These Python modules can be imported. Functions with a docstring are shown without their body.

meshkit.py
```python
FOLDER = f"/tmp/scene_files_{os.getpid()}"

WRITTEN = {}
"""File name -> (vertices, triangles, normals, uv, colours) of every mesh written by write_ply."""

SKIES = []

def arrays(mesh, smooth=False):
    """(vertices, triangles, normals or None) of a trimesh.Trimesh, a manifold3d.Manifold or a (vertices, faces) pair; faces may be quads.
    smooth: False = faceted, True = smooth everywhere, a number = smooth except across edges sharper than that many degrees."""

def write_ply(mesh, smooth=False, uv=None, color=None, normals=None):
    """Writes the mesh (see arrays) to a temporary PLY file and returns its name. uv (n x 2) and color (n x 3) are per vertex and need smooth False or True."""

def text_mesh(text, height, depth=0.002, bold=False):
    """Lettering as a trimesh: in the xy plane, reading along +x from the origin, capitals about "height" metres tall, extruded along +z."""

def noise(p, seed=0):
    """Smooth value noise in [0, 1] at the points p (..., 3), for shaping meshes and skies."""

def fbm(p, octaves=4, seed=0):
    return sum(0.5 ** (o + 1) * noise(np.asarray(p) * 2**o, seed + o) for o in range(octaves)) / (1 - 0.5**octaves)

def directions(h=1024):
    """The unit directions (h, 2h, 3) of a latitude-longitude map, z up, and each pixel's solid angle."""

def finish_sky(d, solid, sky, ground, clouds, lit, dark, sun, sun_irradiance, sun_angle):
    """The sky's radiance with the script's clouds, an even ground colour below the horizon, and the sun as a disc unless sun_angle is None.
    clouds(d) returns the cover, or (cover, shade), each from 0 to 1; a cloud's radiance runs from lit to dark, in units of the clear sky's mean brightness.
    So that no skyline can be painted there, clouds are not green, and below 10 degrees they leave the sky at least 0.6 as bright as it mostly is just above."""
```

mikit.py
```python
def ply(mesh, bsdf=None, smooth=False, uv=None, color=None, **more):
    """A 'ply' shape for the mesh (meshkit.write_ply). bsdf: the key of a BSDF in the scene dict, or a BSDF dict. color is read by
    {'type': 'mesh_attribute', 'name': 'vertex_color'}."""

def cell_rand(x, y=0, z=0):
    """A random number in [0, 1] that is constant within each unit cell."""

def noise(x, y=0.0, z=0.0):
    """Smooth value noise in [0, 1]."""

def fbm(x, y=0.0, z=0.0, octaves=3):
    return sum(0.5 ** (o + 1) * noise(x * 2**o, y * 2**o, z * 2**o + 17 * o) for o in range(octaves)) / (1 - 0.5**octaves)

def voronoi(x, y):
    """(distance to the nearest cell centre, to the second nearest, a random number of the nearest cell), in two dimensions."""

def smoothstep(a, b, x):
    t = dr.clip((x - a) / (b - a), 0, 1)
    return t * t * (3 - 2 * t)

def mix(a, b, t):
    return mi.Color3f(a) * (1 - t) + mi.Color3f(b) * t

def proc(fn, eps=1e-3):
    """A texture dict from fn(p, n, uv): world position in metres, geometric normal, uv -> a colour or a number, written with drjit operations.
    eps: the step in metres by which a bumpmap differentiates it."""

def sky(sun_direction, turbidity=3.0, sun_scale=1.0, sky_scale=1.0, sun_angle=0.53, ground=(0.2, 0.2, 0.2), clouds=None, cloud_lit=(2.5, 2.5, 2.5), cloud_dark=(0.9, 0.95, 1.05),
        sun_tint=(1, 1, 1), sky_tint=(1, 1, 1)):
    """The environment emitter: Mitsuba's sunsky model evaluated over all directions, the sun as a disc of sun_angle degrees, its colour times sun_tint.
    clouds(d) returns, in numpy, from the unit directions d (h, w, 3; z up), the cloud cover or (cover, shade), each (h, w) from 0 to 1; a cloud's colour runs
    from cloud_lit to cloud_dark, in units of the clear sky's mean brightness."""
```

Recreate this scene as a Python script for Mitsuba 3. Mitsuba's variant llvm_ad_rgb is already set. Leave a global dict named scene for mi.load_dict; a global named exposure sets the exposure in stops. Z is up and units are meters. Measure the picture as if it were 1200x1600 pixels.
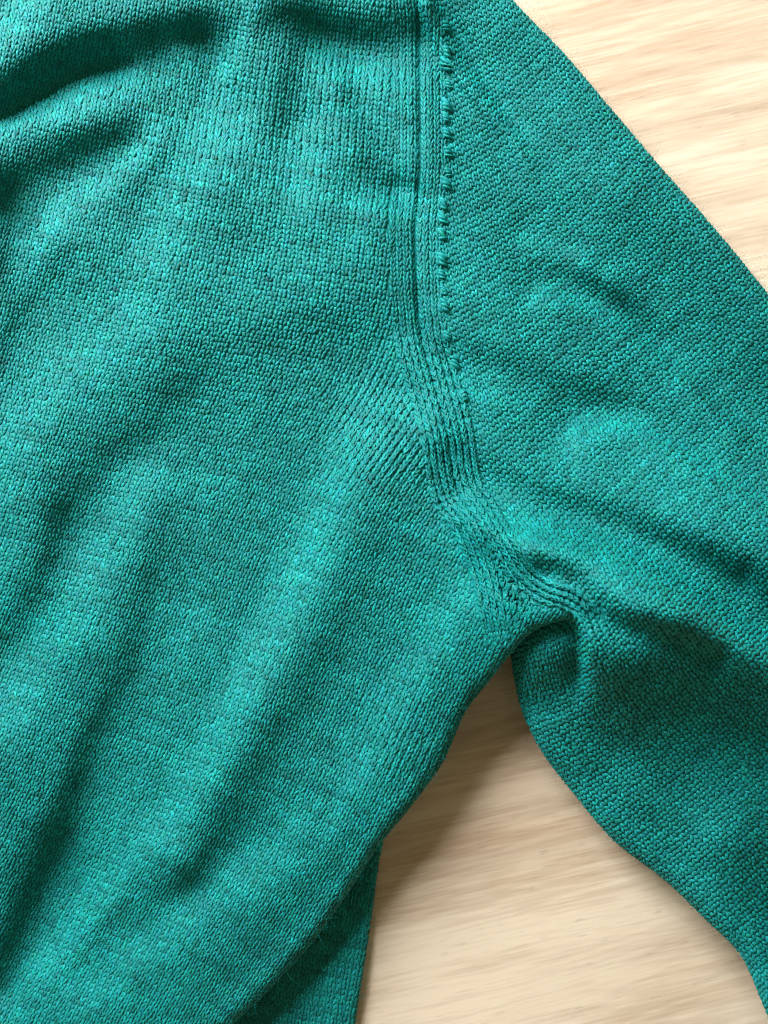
import math
import numpy as np
import drjit as dr
import mitsuba as mi
import mikit
import meshkit
import trimesh
import shapely
from scipy import sparse
from scipy.sparse.linalg import spsolve
from scipy.ndimage import map_coordinates, gaussian_filter
from scipy.interpolate import LinearNDInterpolator, RBFInterpolator

T = mi.ScalarTransform4f
scene, labels = {}, {}
S = 0.00025                 # metres per layout unit: the picture is 1200 x 1600 layout units, 30 x 40 cm of cloth
D = 1450.0                  # the camera's height above the table, in layout units

# ---------------------------------------------------------------- camera, light, exposure
scene['camera'] = {
    'type': 'thinlens', 'fov': 2 * math.degrees(math.atan(600.0 / D)), 'fov_axis': 'x',
    'aperture_radius': 0.0011, 'focus_distance': (D - 60) * S,
    'near_clip': 0.01, 'far_clip': 50.0,
    'to_world': T().look_at(origin=[0, 0, D * S], target=[0, 0, 0], up=[0, 1, 0]),
}
exposure = 0.36
WIN_POS, WIN_AIM = np.array([-0.57, 0.77, 0.58]), np.array([0.0, 0.03, 0.0])
scene['window'] = {
    'type': 'rectangle',
    'to_world': T().look_at(origin=WIN_POS.tolist(), target=WIN_AIM.tolist(), up=[0, 0, 1]).scale([0.31, 0.27, 1]),
    'emitter': {'type': 'area', 'radiance': {'type': 'rgb', 'value': [30.5, 32.0, 35.5]}},
}
labels['window'] = {'kind': 'structure'}
scene['room_light'] = {'type': 'constant', 'radiance': {'type': 'rgb', 'value': [0.190, 0.165, 0.108]}}
LIGHT = -np.array([WIN_AIM[0] - WIN_POS[0], -(WIN_AIM[1] - WIN_POS[1])])     # towards the window, y down
LIGHT /= np.linalg.norm(LIGHT)

# ---------------------------------------------------------------- materials
def lin(r, g, b):
    c = np.array([r, g, b]) / 255.0
    return np.where(c < 0.04045, c / 12.92, ((c + 0.055) / 1.055) ** 2.4)


def wood_color(p, n, uv):
    a = math.radians(13.0)
    x, y = p.x * math.cos(a) + p.y * math.sin(a), -p.x * math.sin(a) + p.y * math.cos(a)
    y = y + 0.004 * (mikit.noise(x * 9, y * 14, 3.0) - 0.5) + 0.0005 * (mikit.noise(x * 40, y * 60, 8.0) - 0.5)
    broad = mikit.fbm(x * 7 + 5, y * 42 + 9, 1.0, octaves=4)
    band = mikit.fbm(x * 16, y * 230, 2.0, octaves=3)
    fine = mikit.fbm(x * 85, y * 1400, 4.0, octaves=3)
    pore = mikit.smoothstep(0.72, 0.90, mikit.fbm(x * 130, y * 1900, 7.0, octaves=2)) * mikit.smoothstep(0.42, 0.62, mikit.noise(x * 22, y * 150, 6.0))
    t = dr.clip(0.50 * mikit.smoothstep(0.36, 0.68, broad) + 0.32 * mikit.smoothstep(0.38, 0.70, band) + 0.75 * (fine - 0.5), 0, 1)
    c = mikit.mix([0.65, 0.53, 0.365], [0.45, 0.325, 0.205], t)
    pink = mikit.smoothstep(0.5, 0.72, mikit.fbm(x * 9 + 30, y * 75, 11.0, octaves=3))
    c = c * mikit.mix([1, 1, 1], [0.985, 0.935, 0.91], pink)
    return c * (1 - 0.16 * pore)


def wood_relief(p, n, uv):
    a = math.radians(13.0)
    x, y = p.x * math.cos(a) + p.y * math.sin(a), -p.x * math.sin(a) + p.y * math.cos(a)
    return mikit.fbm(x * 60, y * 1600, 4.0, octaves=2)


scene['wood'] = {'type': 'twosided', 'bsdf': {'type': 'bumpmap', 'scale': 0.00006, 'arbitrary': mikit.proc(wood_relief, 2e-4),
    'nested': {'type': 'principled', 'base_color': mikit.proc(wood_color), 'roughness': 0.5, 'specular': 0.35}}}
del scene['wood']['bsdf']['arbitrary']
scene['wood']['bsdf']['tex'] = mikit.proc(wood_relief, 2e-4)
scene['yarn'] = {'type': 'twosided', 'bsdf': {'type': 'principled', 'base_color': {'type': 'mesh_attribute', 'name': 'vertex_color'},
    'roughness': 0.6, 'specular': 0.2, 'sheen': 0.22, 'sheen_tint': 0.6}}
YARN = np.array([0.002, 0.170, 0.147])

# ---------------------------------------------------------------- table
top = trimesh.creation.box([1.5, 1.1, 0.03])
top.apply_translation([0.05, 0.0, -0.015])
scene['wooden_tabletop'] = mikit.ply(top, 'wood')
labels['wooden_tabletop'] = {'label': 'pale straight grained wooden tabletop under the green knitted sweater', 'category': 'table'}

# ---------------------------------------------------------------- layout grid and helpers (layout units, y down)
X0, Y0, X1, Y1, G = -160, -160, 1380, 1780, 4
gx, gy = np.arange(X0, X1 + 1, G), np.arange(Y0, Y1 + 1, G)
GX, GY = np.meshgrid(gx, gy)


def sample(field, p, order=1):
    return map_coordinates(field, [(p[:, 1] - Y0) / G, (p[:, 0] - X0) / G], order=order, mode='nearest')


def dense(poly, step=6.0):
    """A smooth polyline through the points."""
    from scipy.interpolate import PchipInterpolator
    poly = np.asarray(poly, float)
    t = np.r_[0, np.cumsum(np.linalg.norm(np.diff(poly, axis=0), axis=1))]
    n = max(2, int(t[-1] / step))
    s = np.linspace(0, t[-1], n)
    return np.stack([PchipInterpolator(t, poly[:, 0])(s), PchipInterpolator(t, poly[:, 1])(s)], 1)


def nearest(points, poly):
    """(signed offset, arc length, foot) of the points to a polyline; the offset is positive on the right hand when walking down the page (larger x)."""
    a, b = poly[:-1], poly[1:]
    d = b - a
    length = np.linalg.norm(d, axis=1)
    start = np.r_[0, np.cumsum(length)][:-1]
    best = np.full(len(points), 1e18)
    off, arc = np.zeros(len(points)), np.zeros(len(points))
    foot = np.zeros((len(points), 2))
    for k in range(len(a)):
        r = points - a[k]
        t = np.clip(r @ d[k] / length[k] ** 2, 0, 1)
        q = r - t[:, None] * d[k]
        dist = (q ** 2).sum(1)
        m = dist < best - 1e-9
        side = d[k][1] * r[:, 0] - d[k][0] * r[:, 1]
        off[m] = (np.sqrt(dist) * np.where(side >= 0, 1, -1))[m]
        arc[m] = (start[k] + t * length[k])[m]
        foot[m] = (a[k] + t[:, None] * d[k])[m]
        best = np.where(m, dist, best)
    return off, arc, foot


FLAT = np.stack([GX.ravel(), GY.ravel()], 1).astype(float)


def field_offset(poly):
    o, s, _ = nearest(FLAT, poly)
    return o.reshape(GX.shape), s.reshape(GX.shape)


# outlines
SEAM = dense([(640, -170), (648, -40), (655, 40), (656, 150), (657, 250), (653, 310), (649, 360), (650, 420), (653, 480), (659, 530), (669, 570), (682, 615),
              (693, 655), (701, 690), (706, 730), (716, 770), (736, 800), (754, 832), (768, 868), (780, 905), (788, 945), (794, 975), (800, 1010), (806, 1060)])
RSEAM = dense([(640, -170), (648, -40), (655, 40), (656, 150), (657, 250), (653, 310), (649, 360), (650, 420), (653, 480), (659, 530), (669, 570), (682, 615),
               (693, 655), (701, 690), (706, 730), (716, 770), (736, 800), (755, 833), (774, 868), (794, 902), (820, 929), (850, 946), (882, 957), (902, 974), (912, 1002)])
FRONT_EDGE = dense([(1300, 830), (960, 930), (905, 962), (872, 969), (845, 978), (816, 999), (796, 1022), (764, 1062), (727, 1110), (692, 1188), (642, 1258), (590, 1322), (540, 1398), (482, 1478), (420, 1545), (356, 1606), (270, 1690), (160, 1800), (60, 1900)])
SLEEVE_TOP = dense([(650, -200), (730, -90), (800, 0), (880, 84), (960, 178), (1040, 272), (1088, 326), (1152, 402), (1205, 468), (1290, 575), (1420, 740)])
SLEEVE_LOW = dense([(200, 860), (640, 890), (745, 905), (784, 950), (797, 1005), (803, 1050), (813, 1098), (840, 1160), (900, 1242), (960, 1312), (1040, 1374), (1100, 1432), (1160, 1494), (1190, 1560), (1230, 1660), (1300, 1800)])
BACK_EDGE = dense([(640, 1150), (604, 1290), (593, 1335), (577, 1450), (553, 1604), (535, 1720), (520, 1800)])

seam_off, seam_arc = field_offset(SEAM)
rseam_off, _ = field_offset(RSEAM)

# ---------------------------------------------------------------- the folds: how the cloth lies
# each fold is a line along which the cloth leans towards (+) or away from (-) the window: (line, width, lean)
LEAN = [
    ([(-60, 70), (30, 15), (60, -40)], 36, .8), ([(-40, 170), (40, 105), (110, 68), (200, 46), (290, 36)], 30, -1.0), ([(-10, 165), (60, 128), (140, 90), (230, 78)], 24, -.7),
    ([(290, 36), (400, 22), (480, 12)], 34, -.4),
    ([(-50, 212), (60, 168), (130, 131), (200, 115)], 18, 1.1), ([(90, 175), (190, 142)], 30, .5),
    ([(-50, 310), (40, 258), (130, 216), (205, 200)], 36, -.75), ([(-20, 290), (0, 380), (-10, 440)], 30, -.6),
    ([(235, 200), (170, 270), (110, 310), (60, 370)], 28, .75), ([(255, 240), (195, 300)], 18, -.35),
    ([(365, 185), (310, 250), (270, 330), (240, 390)], 45, .6), ([(485, 205), (470, 300)], 40, .5), ([(388, -10), (370, 60), (350, 110)], 16, .65),
    ([(310, 30), (310, 110)], 26, -.3), ([(455, 70), (440, 150), (430, 190)], 28, -.55), ([(440, 15), (520, 36), (650, 36)], 36, -.75),
    ([(515, 85), (560, 100), (630, 125)], 26, .7), ([(528, 140), (560, 195), (590, 245), (612, 275)], 16, -.75),
    ([(580, 120), (605, 200), (642, 230)], 26, .45), ([(560, 245), (600, 280), (652, 284)], 16, -.45), ([(560, 315), (640, 315)], 24, .5),
    ([(200, 500), (120, 560), (40, 640), (-20, 740)], 55, .55), ([(20, 480), (60, 440), (95, 390)], 22, -.35), ([(-10, 570), (15, 500)], 22, -.4),
    ([(300, 570), (240, 640), (130, 740), (90, 780)], 45, -.4), ([(430, 520), (560, 500)], 60, -.3), ([(610, 370), (622, 500)], 34, -.3), ([(250, 440), (420, 450)], 70, .2),
    ([(640, 640), (565, 670), (530, 740), (500, 820), (470, 890), (440, 960), (370, 1085), (305, 1215), (248, 1295), (165, 1390), (50, 1550)], 44, .95),
    ([(645, 750), (605, 810), (560, 900), (500, 1000), (440, 1100), (385, 1190), (330, 1270)], 46, -.5, (.35, 1.0)), ([(650, 765), (700, 805)], 22, -.2),
    ([(742, 915), (690, 975), (640, 1050), (595, 1120), (560, 1200)], 38, .7), ([(520, 1260), (430, 1330), (340, 1388), (220, 1482), (140, 1560)], 40, .55),
    ([(390, 1250), (335, 1310), (292, 1366)], 26, -.7, (.2, 1.0)), ([(295, 1366), (238, 1400), (190, 1440)], 22, -.5, (1.0, .2)), ([(230, 1340), (180, 1410), (130, 1480), (60, 1560)], 18, -.55),
    ([(508, 1235), (492, 1285), (470, 1318)], 13, -.55),
    ([(215, 740), (172, 830), (132, 910), (102, 975), (50, 1045), (-20, 1140)], 44, .7), ([(0, 780), (10, 860)], 45, .45), ([(90, 790), (70, 860), (40, 930), (-10, 1000)], 24, -.45),
    ([(262, 780), (228, 880), (208, 980), (190, 1035), (136, 1140), (86, 1290), (18, 1440), (-20, 1530)], 28, -1.0, (.15, 1.3)), ([(70, 1290), (0, 1380)], 34, -.5),
    ([(300, 960), (250, 1100), (190, 1240), (110, 1400)], 34, .3), ([(560, 1260), (480, 1380), (400, 1460), (320, 1540)], 26, -.25),
]
N_BODY = len(LEAN)
LEAN += [                                            # on the sleeve the folds run nearly along the light
    ([(660, -40), (690, 20), (712, 55), (745, 112), (772, 152), (805, 195), (840, 240)], 15, -1.0, (.9, .1)), ([(665, 20), (700, 92), (752, 160), (796, 216), (826, 280), (862, 342), (898, 392), (945, 425)], 13, .8),
    ([(815, 305), (848, 350), (876, 378)], 14, -.3), ([(820, 370), (860, 384), (900, 400)], 16, .5), ([(880, 405), (960, 470), (1010, 515)], 26, -.22),
    ([(850, 466), (920, 490), (970, 520), (1030, 562), (1090, 622), (1150, 682), (1220, 740)], 25, .65), ([(720, 540), (800, 560), (870, 590), (960, 625)], 30, -.35),
    ([(702, 570), (722, 602), (765, 622)], 14, .6), ([(840, 660), (910, 615)], 40, -.25), ([(910, 684), (960, 672), (1020, 690), (1090, 732), (1150, 772), (1230, 820)], 28, .65),
    ([(755, 725), (785, 748), (830, 775), (950, 812), (1050, 850), (1160, 895), (1240, 930)], 40, -.85, (.3, 1.2)),
    ([(730, 800), (800, 838), (880, 850), (950, 874), (1025, 912), (1100, 962), (1180, 1012), (1240, 1050)], 28, .95),
    ([(850, 880), (885, 892), (912, 920), (950, 962), (1025, 980), (1100, 1020)], 26, -.85), ([(945, 1150), (990, 1200), (1040, 1240), (1100, 1300)], 24, .4), ([(930, 1090), (1060, 1210), (1200, 1330), (1300, 1420)], 120, -1.1), ([(1060, 1040), (1180, 1130), (1300, 1220)], 80, -.95),
    ([(1000, 1140), (1060, 1190), (1120, 1240)], 26, -.3), ([(1080, 1050), (1180, 1110)], 30, .25), ([(980, 330), (1080, 440), (1200, 580)], 34, -.3), ([(840, 110), (960, 260)], 30, .15),
]


def stroke(line, width, ends=(1.0, 1.0)):
    line = dense(line, 5.0)
    d2 = np.full(GX.shape, 1e18)
    x0, y0, x1, y1 = line[:, 0].min() - 3 * width, line[:, 1].min() - 3 * width, line[:, 0].max() + 3 * width, line[:, 1].max() + 3 * width
    m = (GX >= x0) & (GX <= x1) & (GY >= y0) & (GY <= y1)
    px, py = GX[m], GY[m]
    best = np.full(px.shape, 1e18)
    gain = np.zeros(GX.shape)
    near = np.ones(px.shape)
    for i, q in enumerate(line):
        d = (px - q[0]) ** 2 + (py - q[1]) ** 2
        near = np.where(d < best, ends[0] + (ends[1] - ends[0]) * i / max(len(line) - 1, 1), near)
        best = np.minimum(best, d)
    d2[m] = best
    gain[m] = near
    return gaussian_filter(gain, 3) * np.exp(-d2 / (2 * (0.62 * width) ** 2))


def folds(strength=0.76):
    lean = np.zeros(GX.shape)
    for i, (line, width, amount, *ends) in enumerate(LEAN):
        amount *= 1.4 if i >= N_BODY else 1.0
        lean += amount * stroke(line, width, *ends)
    lean = np.clip(lean, -1.5, 1.5)
    k = 2                                                # solve at twice the spacing
    t, (h, w) = lean[::k, ::k], lean[::k, ::k].shape
    step, n = G * k, lean[::k, ::k].size
    idx = np.arange(n).reshape(h, w)
    one = lambda m: np.ones(m)
    a, b = idx[:, :-1].ravel(), idx[:, 1:].ravel()
    ax, bx = idx[:-1, :].ravel(), idx[1:, :].ravel()
    # derivative along the light, on cells
    c00, c01, c10, c11 = idx[:-1, :-1].ravel(), idx[:-1, 1:].ravel(), idx[1:, :-1].ravel(), idx[1:, 1:].ravel()
    m = len(c00)
    r = np.arange(m)
    lx, ly = LIGHT[0] / (2 * step), LIGHT[1] / (2 * step)
    A = sparse.coo_matrix((np.r_[(-lx - ly) * one(m), (lx - ly) * one(m), (-lx + ly) * one(m), (lx + ly) * one(m)], (np.r_[r, r, r, r], np.r_[c00, c01, c10, c11])), shape=(m, n)).tocsr()
    rhs = -strength * t[:-1, :-1].ravel()
    # little change across the light, smoothness, and a pull to zero
    cx, cy = -ly, lx
    B = sparse.coo_matrix((np.r_[(-cx - cy) * one(m), (cx - cy) * one(m), (-cx + cy) * one(m), (cx + cy) * one(m)], (np.r_[r, r, r, r], np.r_[c00, c01, c10, c11])), shape=(m, n)).tocsr()
    main = -4 * one(n)
    L = sparse.diags([main, one(n - 1), one(n - 1), one(n - w), one(n - w)], [0, 1, -1, w, -w], shape=(n, n)).tocsr() / step ** 2
    M = A.T @ A + 0.03 * (B.T @ B) + 13.0 * (L.T @ L) + 1.2e-5 * sparse.identity(n)
    z = spsolve(M.tocsc(), A.T @ rhs).reshape(h, w)
    zz = map_coordinates(z, [np.arange(GX.shape[0])[:, None] / k + 0 * GX, np.arange(GX.shape[1])[None, :] / k + 0 * GX], order=3, mode='nearest')
    return zz


def smooth_from(points):
    p = np.array(points, float)
    f = RBFInterpolator(p[:, :2], p[:, 2], kernel='thin_plate_spline', smoothing=30.0)
    c = np.stack([GX[::8, ::8].ravel(), GY[::8, ::8].ravel()], 1)
    z = f(c).reshape(GX[::8, ::8].shape)
    return map_coordinates(z, [np.arange(GX.shape[0])[:, None] / 8 + 0 * GX, np.arange(GX.shape[1])[None, :] / 8 + 0 * GX], order=3, mode='nearest')


def sstep(a, b, x):
    t = np.clip((x - a) / (b - a), 0, 1)
    return t * t * (3 - 2 * t)


FOLD = folds()
BASE = smooth_from([(0, 0, 62), (300, 0, 60), (600, 0, 56), (0, 400, 60), (300, 400, 60), (600, 300, 54), (0, 800, 60), (300, 800, 62), (550, 700, 62), (0, 1200, 58), (300, 1200, 66), (0, 1600, 60),
                    (500, 1000, 72), (650, 1000, 80), (700, 1100, 78), (600, 1300, 74), (450, 1450, 70), (300, 1600, 66), (650, 560, 60), (700, 700, 66), (760, 850, 78), (790, 960, 88), (860, 930, 110), (900, 900, 122),
                    (800, 100, 46), (760, 0, 44), (900, 200, 44), (1040, 330, 44), (1200, 520, 44), (900, 400, 56), (1000, 600, 62), (850, 650, 66), (1150, 800, 104), (1000, 850, 134), (1060, 940, 170), (1000, 720, 88), (1200, 1000, 150),
                    (950, 1000, 142), (1050, 1150, 104), (1000, 1240, 98), (1150, 1300, 150), (1200, 1150, 106), (950, 1200, 84), (1050, 1320, 108), (1200, 1480, 140), (850, 1120, 66), (1300, 1400, 150), (1300, 700, 50)])
# small uneven lie of the cloth
p3 = np.stack([GX / 130.0, GY / 130.0, 0 * GX], -1)
LIE = 7.0 * (meshkit.fbm(p3, 3, 5) - 0.5) + 3.0 * (meshkit.fbm(p3 * 3.1, 2, 9) - 0.5)
TOP = BASE + FOLD + LIE
# sharp ridges and grooves: (line, width, height)
RIDGES = [
    ([(665, 10), (700, 92), (752, 160), (796, 216), (826, 280), (862, 342), (898, 392), (945, 425), (1000, 470)], 14, 14, (1.0, 0.0)), ([(660, -50), (700, 25), (722, 60), (757, 118), (784, 158), (825, 205), (870, 265)], 15, -15, (1.0, 0.0)),
    ([(730, 800), (800, 838), (880, 852), (950, 876), (1025, 914), (1100, 964), (1180, 1014), (1260, 1060)], 28, 17), ([(722, 715), (830, 778), (950, 815), (1050, 855), (1160, 900)], 36, -11),
    ([(850, 888), (885, 900), (950, 965), (1025, 990), (1110, 1030)], 26, -11), ([(850, 466), (920, 490), (970, 520), (1030, 562), (1090, 622), (1150, 682)], 22, 8), ([(870, 400), (895, 430), (960, 475), (1005, 512), (1050, 560)], 22, -5, (.3, .6)),
    ([(910, 684), (960, 676), (1020, 694), (1090, 736), (1150, 776), (1230, 824)], 26, 10),
]
for line, width, height, *ends in RIDGES:
    TOP = TOP + 1.4 * height * stroke(line, width, *ends)
# the seam: a thin furrow above, cords side by side below
down = sstep(520, 600, GY)
furrow = np.exp(-(seam_off / 4.0) ** 2)
cord = np.exp(-(seam_off / 34.0) ** 4)
TOP = TOP - 9.0 * furrow * (1 - 0.5 * down) * (1 - sstep(900, 960, GY)) + 4.5 * cord * down
TOP = TOP + 2.4 * np.exp(-((seam_off - 16) / 15.0) ** 2) * (1 - down) + 1.2 * np.exp(-((seam_off + 16) / 14.0) ** 2) * (1 - down)

# the underarm: the sleeve's underside bulges out below the lip
LIP = dense([(765, 1040), (774, 1000), (800, 972), (830, 957), (858, 955), (885, 962), (902, 978), (910, 1003), (913, 1045), (905, 1080), (880, 1104), (845, 1116)], 4.0)
lip_poly = np.vstack([LIP, [(800, 1120), (760, 1080)]])
inside = shapely.contains_xy(shapely.Polygon(lip_poly), FLAT[:, 0], FLAT[:, 1]).reshape(GX.shape)
ld = np.abs(nearest(FLAT, np.vstack([lip_poly, lip_poly[:1]]))[0].reshape(GX.shape))
ld = np.where(inside, ld, -ld)
soft = 5 + 34 * sstep(1000, 1110, GY)
under = 1 / (1 + np.exp(-np.clip(ld / soft * 2.5, -30, 30)))
bulge = np.exp(-(((GX - 846) / 34.0) ** 2 + ((GY - 1030) / 48.0) ** 2))
SLEEVE_H = TOP - under * 46 + 17 * bulge * inside - 22 * np.exp(-(((GX - 903) / 15.0) ** 2 + ((GY - 1048) / 40.0) ** 2))
FRONT_H = TOP
back3 = np.stack([GX / 90.0, GY / 200.0, 0 * GX], -1)
BACK_H = 20 + 5 * (meshkit.fbm(back3, 3, 21) - 0.5) + 1.5 * np.cos((GX + 0.17 * GY) / 14.0)


class Sheet:
    """One layer of cloth: a height over the layout, rolled under along its free edges."""

    def __init__(self, height, edges):
        self.h = height
        self.ripple = None
        self.edges = []
        for poly, sign, radius in edges:                # sign: +1 if the cloth is on the side of larger x
            off, _ = field_offset(poly)
            sd = off * sign
            g = np.stack([np.gradient(gaussian_filter(sd, 1.5), G, axis=1), np.gradient(gaussian_filter(sd, 1.5), G, axis=0)])
            g /= np.maximum(np.linalg.norm(g, axis=0), 1e-6)
            self.edges.append((sd, g[0], g[1], radius))

    def __call__(self, p, lift=None):
        q, drop = p.copy(), np.zeros(len(p))
        for sd, nx, ny, r in self.edges:
            a = sample(sd, p) + r * (math.pi / 2 - 1)     # arc length from the turning point
            turn = np.clip((r * math.pi / 2 - a) / r, 0, 2.6)
            d = r * (1 - np.sin(turn))
            m = turn > 0
            move = np.where(m, d - (a - r * (math.pi / 2 - 1)), 0)
            q[:, 0] += sample(nx, p) * move
            q[:, 1] += sample(ny, p) * move
            drop += np.where(m, r * (1 - np.cos(turn)), 0)
        z = sample(self.h, q, 1) - drop
        if self.ripple is not None:
            z = z + self.ripple(p)
        z = np.maximum(z, 2.0)
        if lift is not None:
            z = z + lift
        return q, z

    def depth(self, p):
        """Arc length inside the nearest free edge (negative = turned under)."""
        return np.min([sample(e[0], p) + e[3] * (math.pi / 2 - 1) for e in self.edges], axis=0)


def world(q, z):
    k = (D - z) / D
    return np.stack([(q[:, 0] - 600) * k * S, (800 - q[:, 1]) * k * S, z * S], 1)


front = Sheet(FRONT_H, [(FRONT_EDGE, -1, 21.0)])
mark_rng = np.random.default_rng(5)
MARKS = []
for y in np.r_[np.arange(50, 460, 27.0), 480, 522, 571, 607]:
    MARKS.append((np.interp(y, SEAM[:, 1], SEAM[:, 0]) + 43 + mark_rng.normal(0, 1.3), y + mark_rng.normal(0, 5.0), np.clip(1.2 + mark_rng.normal(0, .2), 0.85, 1.5) * (0.9 if y > 460 else 1.0)))
for x, y, size in MARKS:
    SLEEVE_H = SLEEVE_H + 3.0 * size * np.exp(-((GX - x) / (9 * size)) ** 2 - ((GY - y) / (6 * size)) ** 2) - 0.6 * size * np.exp(-((GX - x - 3) / (9 * size)) ** 2 - ((GY - y - 11 * size) / 5.0) ** 2)
sleeve = Sheet(SLEEVE_H, [(SLEEVE_TOP, -1, 15.0), (SLEEVE_LOW, 1, 30.0)])
back = Sheet(BACK_H, [(BACK_EDGE, -1, 8.0)])


def place(sheet, p):
    """Positions and normals of the sheet at layout points."""
    e = 1.5
    a = world(*sheet(p))
    u = world(*sheet(p + [e, 0])) - world(*sheet(p - [e, 0]))
    v = world(*sheet(p + [0, e])) - world(*sheet(p - [0, e]))
    n = np.cross(v, u)
    n /= np.maximum(np.linalg.norm(n, axis=1, keepdims=True), 1e-12)
    return a, n


# ---------------------------------------------------------------- which cloth covers what
def in_frame(p, m=110):
    return (p[:, 0] > -m) & (p[:, 0] < 1200 + m) & (p[:, 1] > -m) & (p[:, 1] < 1600 + m)


def on_front(p, slack=0.0):
    o = sample(rseam_off, p)
    below = p[:, 1] > 1040
    return ((o < slack) | below) & (front.depth(p) > -28) & ((p[:, 1] < 1060) | (sample(front.edges[0][0], p) > -40))


def on_sleeve(p, slack=0.0):
    o = sample(rseam_off, p)
    return ((o > -slack) | ((p[:, 1] > 938) & (p[:, 0] > 770))) & (sleeve.depth(p) > -34) & (sample(sleeve.edges[1][0], p) > -60)


def on_back(p):
    return (back.depth(p) > -8) & (p[:, 1] > 1180) & (sample(front.edges[0][0], p) < 70)


def cloth(sheet, test, sink, step=6):
    """The ground of the knit: one closed sheet that lies under the loops."""
    xs, ys = np.arange(-140, 1341, step), np.arange(-140, 1741, step)
    X, Y = np.meshgrid(xs, ys)
    p = np.stack([X.ravel(), Y.ravel()], 1).astype(float)
    keep = test(p).reshape(X.shape)
    a, n = place(sheet, p)
    a = a - n * sink * S
    i = np.arange(p.shape[0]).reshape(X.shape)
    cell = keep[:-1, :-1] & keep[1:, :-1] & keep[:-1, 1:] & keep[1:, 1:]
    q = np.stack([i[:-1, :-1][cell], i[1:, :-1][cell], i[1:, 1:][cell], i[:-1, 1:][cell]], 1)
    used, inv = np.unique(q, return_inverse=True)
    q = inv.reshape(q.shape)
    return a[used], np.vstack([q[:, [0, 1, 2]], q[:, [0, 2, 3]]])


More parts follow.
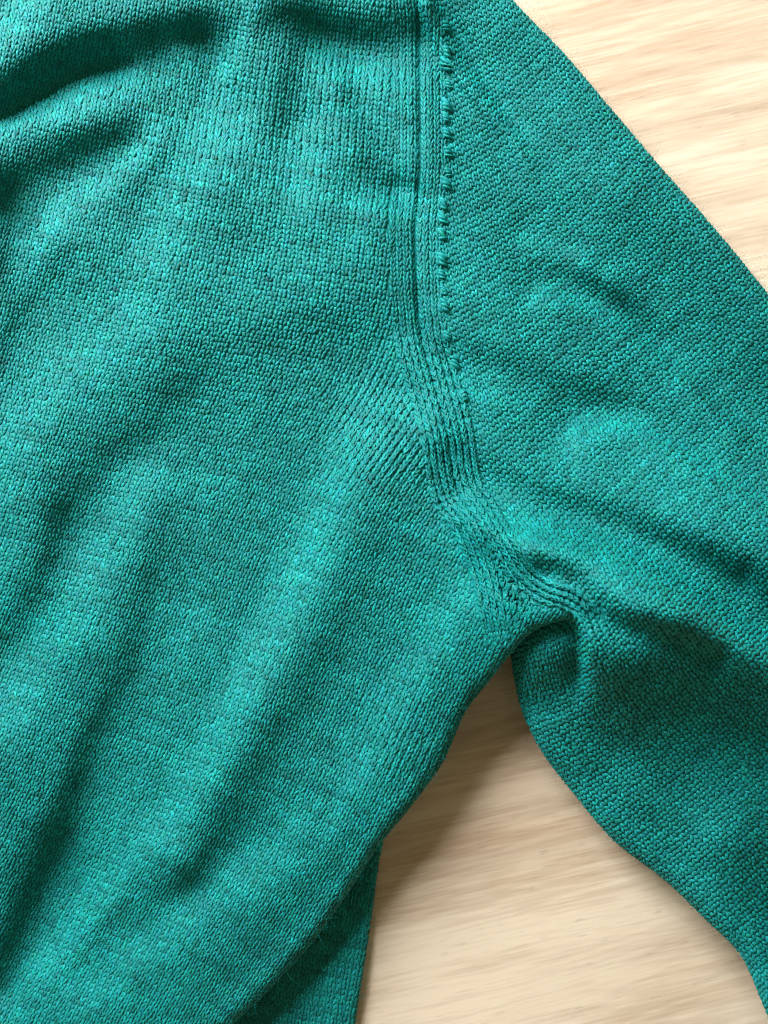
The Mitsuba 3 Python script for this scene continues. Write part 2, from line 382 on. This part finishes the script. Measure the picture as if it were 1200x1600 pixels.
# ---------------------------------------------------------------- the knit
def solve_field(angles, wale, row):
    """Coordinates (u across the wales, v down the rows) over the layout whose wales follow the angles (degrees; + leans to the left going down)."""
    ang = np.array(angles, float)
    f = RBFInterpolator(ang[:, :2], ang[:, 2], kernel='linear', smoothing=2.0)
    xs, ys = np.arange(-160, 1381, 14), np.arange(-160, 1781, 14)
    X, Y = np.meshgrid(xs, ys)
    t = np.radians(f(np.stack([X.ravel(), Y.ravel()], 1)).reshape(X.shape))
    n, (h, w) = X.size, X.shape
    i = np.arange(n).reshape(X.shape)
    rows, cols, vals, ru, rv = [], [], [], [], []
    k = 0
    for a, b, fu, fv in ((i[:, :-1], i[:, 1:], np.cos(t) / wale, -np.sin(t) / row), (i[:-1, :], i[1:, :], np.sin(t) / wale, np.cos(t) / row)):
        fu = (fu.ravel()[a.ravel()] + fu.ravel()[b.ravel()]) / 2 * 14
        fv = (fv.ravel()[a.ravel()] + fv.ravel()[b.ravel()]) / 2 * 14
        m = a.size
        r = np.arange(k, k + m)
        rows += [r, r]
        cols += [a.ravel(), b.ravel()]
        vals += [-np.ones(m), np.ones(m)]
        ru.append(fu)
        rv.append(fv)
        k += m
    A = sparse.coo_matrix((np.concatenate(vals), (np.concatenate(rows), np.concatenate(cols))), shape=(k, n)).tocsr()
    M = (A.T @ A + 1e-9 * sparse.identity(n)).tocsc()
    u, v = spsolve(M, A.T @ np.concatenate(ru)), spsolve(M, A.T @ np.concatenate(rv))
    return X, Y, u, v


def lattice(solved):
    """Layout position, the two local axes and the row number of every loop."""
    X, Y, u, v = solved
    inv = LinearNDInterpolator(np.stack([u, v], 1), np.stack([X.ravel(), Y.ravel()], 1))
    U, V = np.meshgrid(np.arange(math.floor(u.min()), math.ceil(u.max())), np.arange(math.floor(v.min()), math.ceil(v.max())))
    q = np.stack([U.ravel(), V.ravel()], 1).astype(float)
    e = 0.5
    p = inv(q)
    du = inv(q + [e, 0]) - inv(q - [e, 0])
    dv = inv(q + [0, e]) - inv(q - [0, e])
    good = np.isfinite(p).all(1) & np.isfinite(du).all(1) & np.isfinite(dv).all(1)
    p, du, dv, q = p[good], du[good], dv[good], q[good]
    ok = in_frame(p, 90)
    return p[ok], du[ok], dv[ok], q[ok]


def ribbed(solved, amount, side):
    """The wales stand up as cords: along the seam's own wales, and beyond them along the panel's."""
    X, Y, u, v = solved
    U = u.reshape(X.shape)

    def f(p):
        o = sample(seam_off if side < 0 else rseam_off, p)
        uu = map_coordinates(U, [(p[:, 1] + 160) / 14, (p[:, 0] + 160) / 14], order=1, mode='nearest')
        band = (np.abs(o) < 40) & (p[:, 1] < 1000)
        a = np.where(band, 0.8 + (3.4 + 1.6 * sstep(780, 850, p[:, 1])) * sstep(480, 580, p[:, 1]) * (1 - sstep(930, 1000, p[:, 1])), amount(p))
        c = np.where(band, np.cos(2 * math.pi * o / 10.4), -np.cos(2 * math.pi * uu))
        return a * (1 - 2 * ((1 + c) / 2) ** 2.2)
    return f


def heather(q, p, seed):
    """Uneven yarn: some rows a little paler, some darker, in lengths."""
    a = meshkit.noise(np.stack([q[:, 0] / 46.0, q[:, 1] * 0.83, 0 * q[:, 0]], 1), seed)
    b = meshkit.fbm(np.stack([p[:, 0] / 55.0, p[:, 1] / 38.0, 0 * p[:, 0]], 1), 3, seed + 7)
    return 1 + 0.34 * (a - 0.5) + 0.30 * (b - 0.5)


RINGS = np.array([-1.0, -0.62, 0.0, 0.62, 1.0])
SECTION = np.radians([-10, 40, 90, 140, 190])


def legs(sheet, start, end, width, rise, rng, tone, bow=None):
    """Strands of yarn from start to end on the sheet, thick in the middle and dipping into the cloth at both ends."""
    n = len(start)
    mid, half = (start + end) / 2, (end - start) / 2
    side = np.stack([-half[:, 1], half[:, 0]], 1)
    side /= np.maximum(np.linalg.norm(side, axis=1, keepdims=True), 1e-9)
    nr, ns = len(RINGS), len(SECTION)
    fat = np.array([0.30, 0.86, 1.0, 0.86, 0.30])
    arch = np.array([-0.55, 0.10, 0.36, 0.10, -0.55])
    pts = np.zeros((n, nr, ns, 2))
    lift = np.zeros((n, nr, ns))
    bow = np.zeros(n) if bow is None else bow
    for k in range(nr):
        c = mid + half * RINGS[k] + side * (bow * (1 - RINGS[k] ** 2))[:, None]
        for j in range(ns):
            pts[:, k, j] = c + side * (width * fat[k] * math.cos(SECTION[j]))[:, None] * 0.5
            lift[:, k, j] = rise * (arch[k] + fat[k] * 0.55 * math.sin(SECTION[j]))
    centre, normal = place(sheet, mid)
    flat = pts.reshape(-1, 2)
    pos = world(*sheet(flat))
    pos = pos.reshape(n, nr, ns, 3) + normal[:, None, None, :] * (lift * S)[..., None]
    base = (np.arange(n) * nr * ns)[:, None]
    quads = []
    for k in range(nr - 1):
        for j in range(ns - 1):
            a = k * ns + j
            quads.append([a, a + 1, a + ns + 1, a + ns])
    quads = np.array(quads)
    f = (base[:, :, None] + quads[None]).reshape(-1, 4)
    color = np.clip(YARN[None] * tone[:, None] * np.stack([np.ones(n), 1 + rng.normal(0, 0.03, n), 1 + rng.normal(0, 0.055, n)], 1), 0, 1)
    color = np.repeat(color, nr * ns, axis=0)
    return pos.reshape(-1, 3), np.vstack([f[:, [0, 1, 2]], f[:, [0, 2, 3]]]), color


def knit(sheet, p, du, dv, rng, fat=1.0, relief=1.0, reach=1.0, tone=None):
    """Plain knit: every loop shows two strands that meet in a V."""
    n = len(p)
    w, q = np.linalg.norm(du, axis=1), np.linalg.norm(dv, axis=1)
    p = p + du * rng.normal(0, 0.06, n)[:, None] + dv * rng.normal(0, 0.085, n)[:, None]
    out = []
    vs = reach
    tone0 = 1 + rng.normal(0, 0.12, n)
    if tone is not None:
        tone0 = tone0 * tone
    for s in (-1, 1):
        j = lambda k: rng.normal(0, k, n)[:, None]
        lo = p + du * (s * 0.05 + j(0.05)) + dv * (vs * 0.68 + j(0.07))
        hi = p + du * (s * 0.42 + j(0.055)) + dv * (-vs * 0.78 + j(0.07))
        width = w * 0.43 * fat * (1 + rng.normal(0, 0.08, n))
        rise = w * 0.20 * relief * (1 + rng.normal(0, 0.14, n))
        out.append(legs(sheet, lo, hi, width, rise, rng, tone0 * (1 + rng.normal(0, 0.08, n)), bow=w * s * vs * 0.04 * (1 + rng.normal(0, 0.5, n))))
    return join(out)


def join(parts):
    v, f, c, at = [], [], [], 0
    for a, b, d in parts:
        v.append(a)
        f.append(b + at)
        c.append(d)
        at += len(a)
    return np.vstack(v), np.vstack(f), np.vstack(c)


def add(key, data, bsdf='yarn', smooth=True):
    v, f = data[:2]
    c = data[2] if len(data) > 2 else np.tile(YARN, (len(v), 1))
    scene[key] = mikit.ply((v, f), bsdf, smooth=smooth, color=c)


BODY_ANGLES = [(0, 0, 12), (300, 0, 10), (150, 300, 12), (300, 300, 8), (500, 100, 3), (500, 250, 0), (560, 210, -6), (600, 100, -2), (610, 300, -1), (610, 420, -2), (300, 600, 11), (100, 700, 13), (500, 500, 7),
               (560, 560, 16), (600, 600, 28), (620, 650, 40), (560, 700, 40), (650, 720, 48), (500, 800, 30), (640, 800, 37), (700, 880, 30), (600, 950, 28), (650, 1100, 27), (700, 1050, 30), (300, 900, 15),
               (100, 950, 13), (100, 1200, 18), (300, 1200, 22), (450, 1200, 26), (500, 1350, 35), (300, 1450, 31), (100, 1500, 25), (420, 1500, 38), (-100, 800, 12), (-100, 1600, 24)]
SLEEVE_ANGLES = [(700, 100, -14), (720, 300, -20), (800, 200, -36), (900, 300, -41), (1100, 600, -45), (800, 600, -38), (720, 600, -25), (1000, 800, -50), (760, 760, -42), (850, 850, -55), (950, 1000, -48), (850, 1020, 4),
                 (850, 1080, -5), (840, 1150, -28), (1000, 1150, -46), (1000, 1300, -45), (1150, 1450, -42), (1200, 900, -52), (1250, 1200, -46), (760, 0, -38), (1200, 500, -44)]
BACK_ANGLES = [(450, 1500, 9), (560, 1400, 9), (400, 1600, 10)]

BAND = 40.0
rng = np.random.default_rng(11)
body = solve_field(BODY_ANGLES, 10.6, 8.0)
front.ripple = ribbed(body, lambda p: 0.35 + 3.2 * np.exp(-(((p[:, 0] - 610) / 75.0) ** 2 + ((p[:, 1] - 670) / 95.0) ** 2)) + 1.0 * np.exp(-(((p[:, 0] - 470) / 190.0) ** 2 + ((p[:, 1] - 190) / 170.0) ** 2))
                     + 1.2 * np.exp(-(((p[:, 0] - 640) / 70.0) ** 2 + ((p[:, 1] - 1150) / 90.0) ** 2)), -1)
arm = solve_field(SLEEVE_ANGLES, 9.6, 7.9)
sleeve.ripple = ribbed(arm, lambda p: 0.2 + 1.2 * np.exp(-(((p[:, 0] - 850) / 45.0) ** 2 + ((p[:, 1] - 1060) / 90.0) ** 2)), 1)

add('knit_sweater__front_panel', cloth(front, lambda p: on_front(p, 8), 0.5))
p, du, dv, q = lattice(body)
o = sample(seam_off, p)
m = on_front(p) & ((o < -41) | (p[:, 1] > 1000) | ((o > 2) & (p[:, 1] > 842)))
add('knit_sweater__front_panel__stitches', knit(front, p[m], du[m], dv[m], rng, tone=heather(q[m], p[m], 1)))
n_front = m.sum()

add('knit_sweater__sleeve', cloth(sleeve, lambda p: on_sleeve(p, 14), 0.9))
p, du, dv, q = lattice(arm)
o = sample(rseam_off, p)
m = on_sleeve(p) & ((o > 41) | ((p[:, 1] > 955) & (o < 4)) | (p[:, 1] > 1003) | ((p[:, 1] > 962) & (p[:, 0] > 888)))
add('knit_sweater__sleeve__stitches', knit(sleeve, p[m], du[m], dv[m], rng, fat=1.0, relief=1.1, reach=0.86, tone=heather(q[m], p[m], 2)))
n_sleeve = m.sum()

add('knit_sweater__back_panel', cloth(back, on_back, 0.5))
p, du, dv, q = lattice(solve_field(BACK_ANGLES, 10.6, 8.2))
m = on_back(p) & (p[:, 1] > 1280) & (sample(front.edges[0][0], p) < 40)
add('knit_sweater__back_panel__stitches', knit(back, p[m], du[m], dv[m], rng, tone=heather(q[m], p[m], 3)))

# the armhole seam: selvedge wales that run along it on both sides
parts = []
for sheet, curve, sgn in ((front, SEAM, -1), (sleeve, RSEAM, 1)):
    line = dense(curve, 1.0)
    arc = np.r_[0, np.cumsum(np.linalg.norm(np.diff(line, axis=0), axis=1))]
    tang = np.gradient(line, axis=0)
    tang = np.stack([gaussian_filter(tang[:, 0], 12), gaussian_filter(tang[:, 1], 12)], 1)
    tang /= np.linalg.norm(tang, axis=1, keepdims=True)
    nrm = np.stack([tang[:, 1], -tang[:, 0]], 1)          # towards larger x
    rows = np.arange(20, arc[-1] - 8, 7.6)
    for off in (5.2, 15.6, 26.0, 36.4):
        a = rows + rng.normal(0, 0.5, len(rows))
        c = np.stack([np.interp(a, arc, line[:, k]) for k in (0, 1)], 1)
        t = np.stack([np.interp(a, arc, tang[:, k]) for k in (0, 1)], 1)
        nn = np.stack([np.interp(a, arc, nrm[:, k]) for k in (0, 1)], 1)
        q = c + nn * sgn * off
        keep = (q[:, 1] > -90) & (c[:, 1] < (1000 if sgn < 0 else 976))
        keep &= sample(front.edges[0][0], q) > -14 if sgn < 0 else ~((c[:, 0] > 860) & (off < 12))
        parts.append(knit(sheet, q[keep], nn[keep] * 10.2, t[keep] * 7.8, rng, fat=0.9, tone=heather(np.stack([a * 0 + off, a], 1)[keep], q[keep], 4)))
add('knit_sweater__armhole_seam', join(parts))

# the fashioning marks: doubled loops beside the seam, on the sleeve
for i, (x, y, size) in enumerate(MARKS):
    parts = []
    for k in range(3):
        c = np.array([[x + (k - 1) * 1.6, y + (k - 1) * 4.2 * size]])
        d = np.array([[7.2 * size * (1 + rng.normal(0, .15)), (6.0 - 1.2 * k + rng.normal(0, 1.6)) * size]])
        parts.append(legs(sleeve, c - d, c + d, np.array([4.9 * size]), np.array([(6.2 - 0.7 * k) * size]), rng, np.array([1.16 + rng.normal(0, .06)])))
    add('knit_sweater__sleeve__fashioning_mark' + (f'_{i:03d}' if i else ''), join(parts))

# loose fibres: most along the edges, some all over
def fuzz(sheet, p, length, rng):
    n = len(p)
    base, nor = place(sheet, p)
    d = rng.normal(0, 1, (n, 3))
    d = nor * rng.uniform(0.3, 1.0, n)[:, None] + 0.9 * d / np.linalg.norm(d, axis=1, keepdims=True)
    d /= np.linalg.norm(d, axis=1, keepdims=True)
    bend = rng.normal(0, 0.9, (n, 3))
    t = np.linspace(0, 1, 5)
    path = base[:, None] + (d[:, None] * t[None, :, None] + 0.5 * bend[:, None] * t[None, :, None] ** 2) * (length * S)[:, None, None]
    path[..., 2] = np.maximum(path[..., 2], 0.0004)
    side = np.cross(d, rng.normal(0, 1, (n, 3)))
    side /= np.linalg.norm(side, axis=1, keepdims=True)
    up = np.cross(d, side)
    r = 0.13 * S * (1 - 0.6 * t)
    ring = [math.cos(k * 2.0944) * side + math.sin(k * 2.0944) * up for k in range(3)]
    v = path[:, :, None] + r[None, :, None, None] * np.stack(ring, 1)[:, None]
    q = np.array([[k * 3 + j, k * 3 + (j + 1) % 3, (k + 1) * 3 + (j + 1) % 3, (k + 1) * 3 + j] for k in range(4) for j in range(3)])
    f = ((np.arange(n) * 15)[:, None, None] + q[None]).reshape(-1, 4)
    c = np.repeat(np.clip(YARN[None] * 1.3 * rng.uniform(.8, 1.3, n)[:, None], 0, 1), 15, axis=0)
    return v.reshape(-1, 3), np.vstack([f[:, [0, 1, 2]], f[:, [0, 2, 3]]]), c


parts = []
for sheet, poly, sign, n in ((front, FRONT_EDGE, -1, 600), (sleeve, SLEEVE_TOP, -1, 900), (sleeve, SLEEVE_LOW, 1, 350), (back, BACK_EDGE, -1, 250)):
    t = rng.uniform(0, len(poly) - 1, n)
    c = np.stack([np.interp(t, np.arange(len(poly)), poly[:, k]) for k in (0, 1)], 1) + rng.normal(0, 7, (n, 2))
    ok = in_frame(c, 20) & (on_sleeve(c, 0) if sheet is sleeve else on_back(c) & (c[:, 1] > 1300) if sheet is back else on_front(c, 0) & (c[:, 1] > 1015))
    parts.append(fuzz(sheet, c[ok], rng.gamma(3.0, 2.5, ok.sum()) + 3, rng))
for sheet, test in ((front, lambda c: on_front(c, -10)), (sleeve, lambda c: on_sleeve(c, -10))):
    c = np.stack([rng.uniform(0, 1200, 3500), rng.uniform(0, 1600, 3500)], 1)
    c = c[test(c)]
    parts.append(fuzz(sheet, c, rng.gamma(3.0, 2.4, len(c)) + 3, rng))
add('knit_sweater__fuzz', join(parts))
labels['knit_sweater__fuzz'] = {'kind': 'stuff'}

labels['knit_sweater'] = {'label': 'green teal fine knit wool sweater lying rumpled on the pale wooden tabletop', 'category': 'sweater'}
labels['knit_sweater__front_panel__stitches'] = {'kind': 'stuff'}
labels['knit_sweater__sleeve__stitches'] = {'kind': 'stuff'}
labels['knit_sweater__back_panel__stitches'] = {'kind': 'stuff'}
labels['knit_sweater__back_panel'] = {'label': 'dark shaded back panel showing under the front edge'}
print('loops', n_front, n_sleeve)
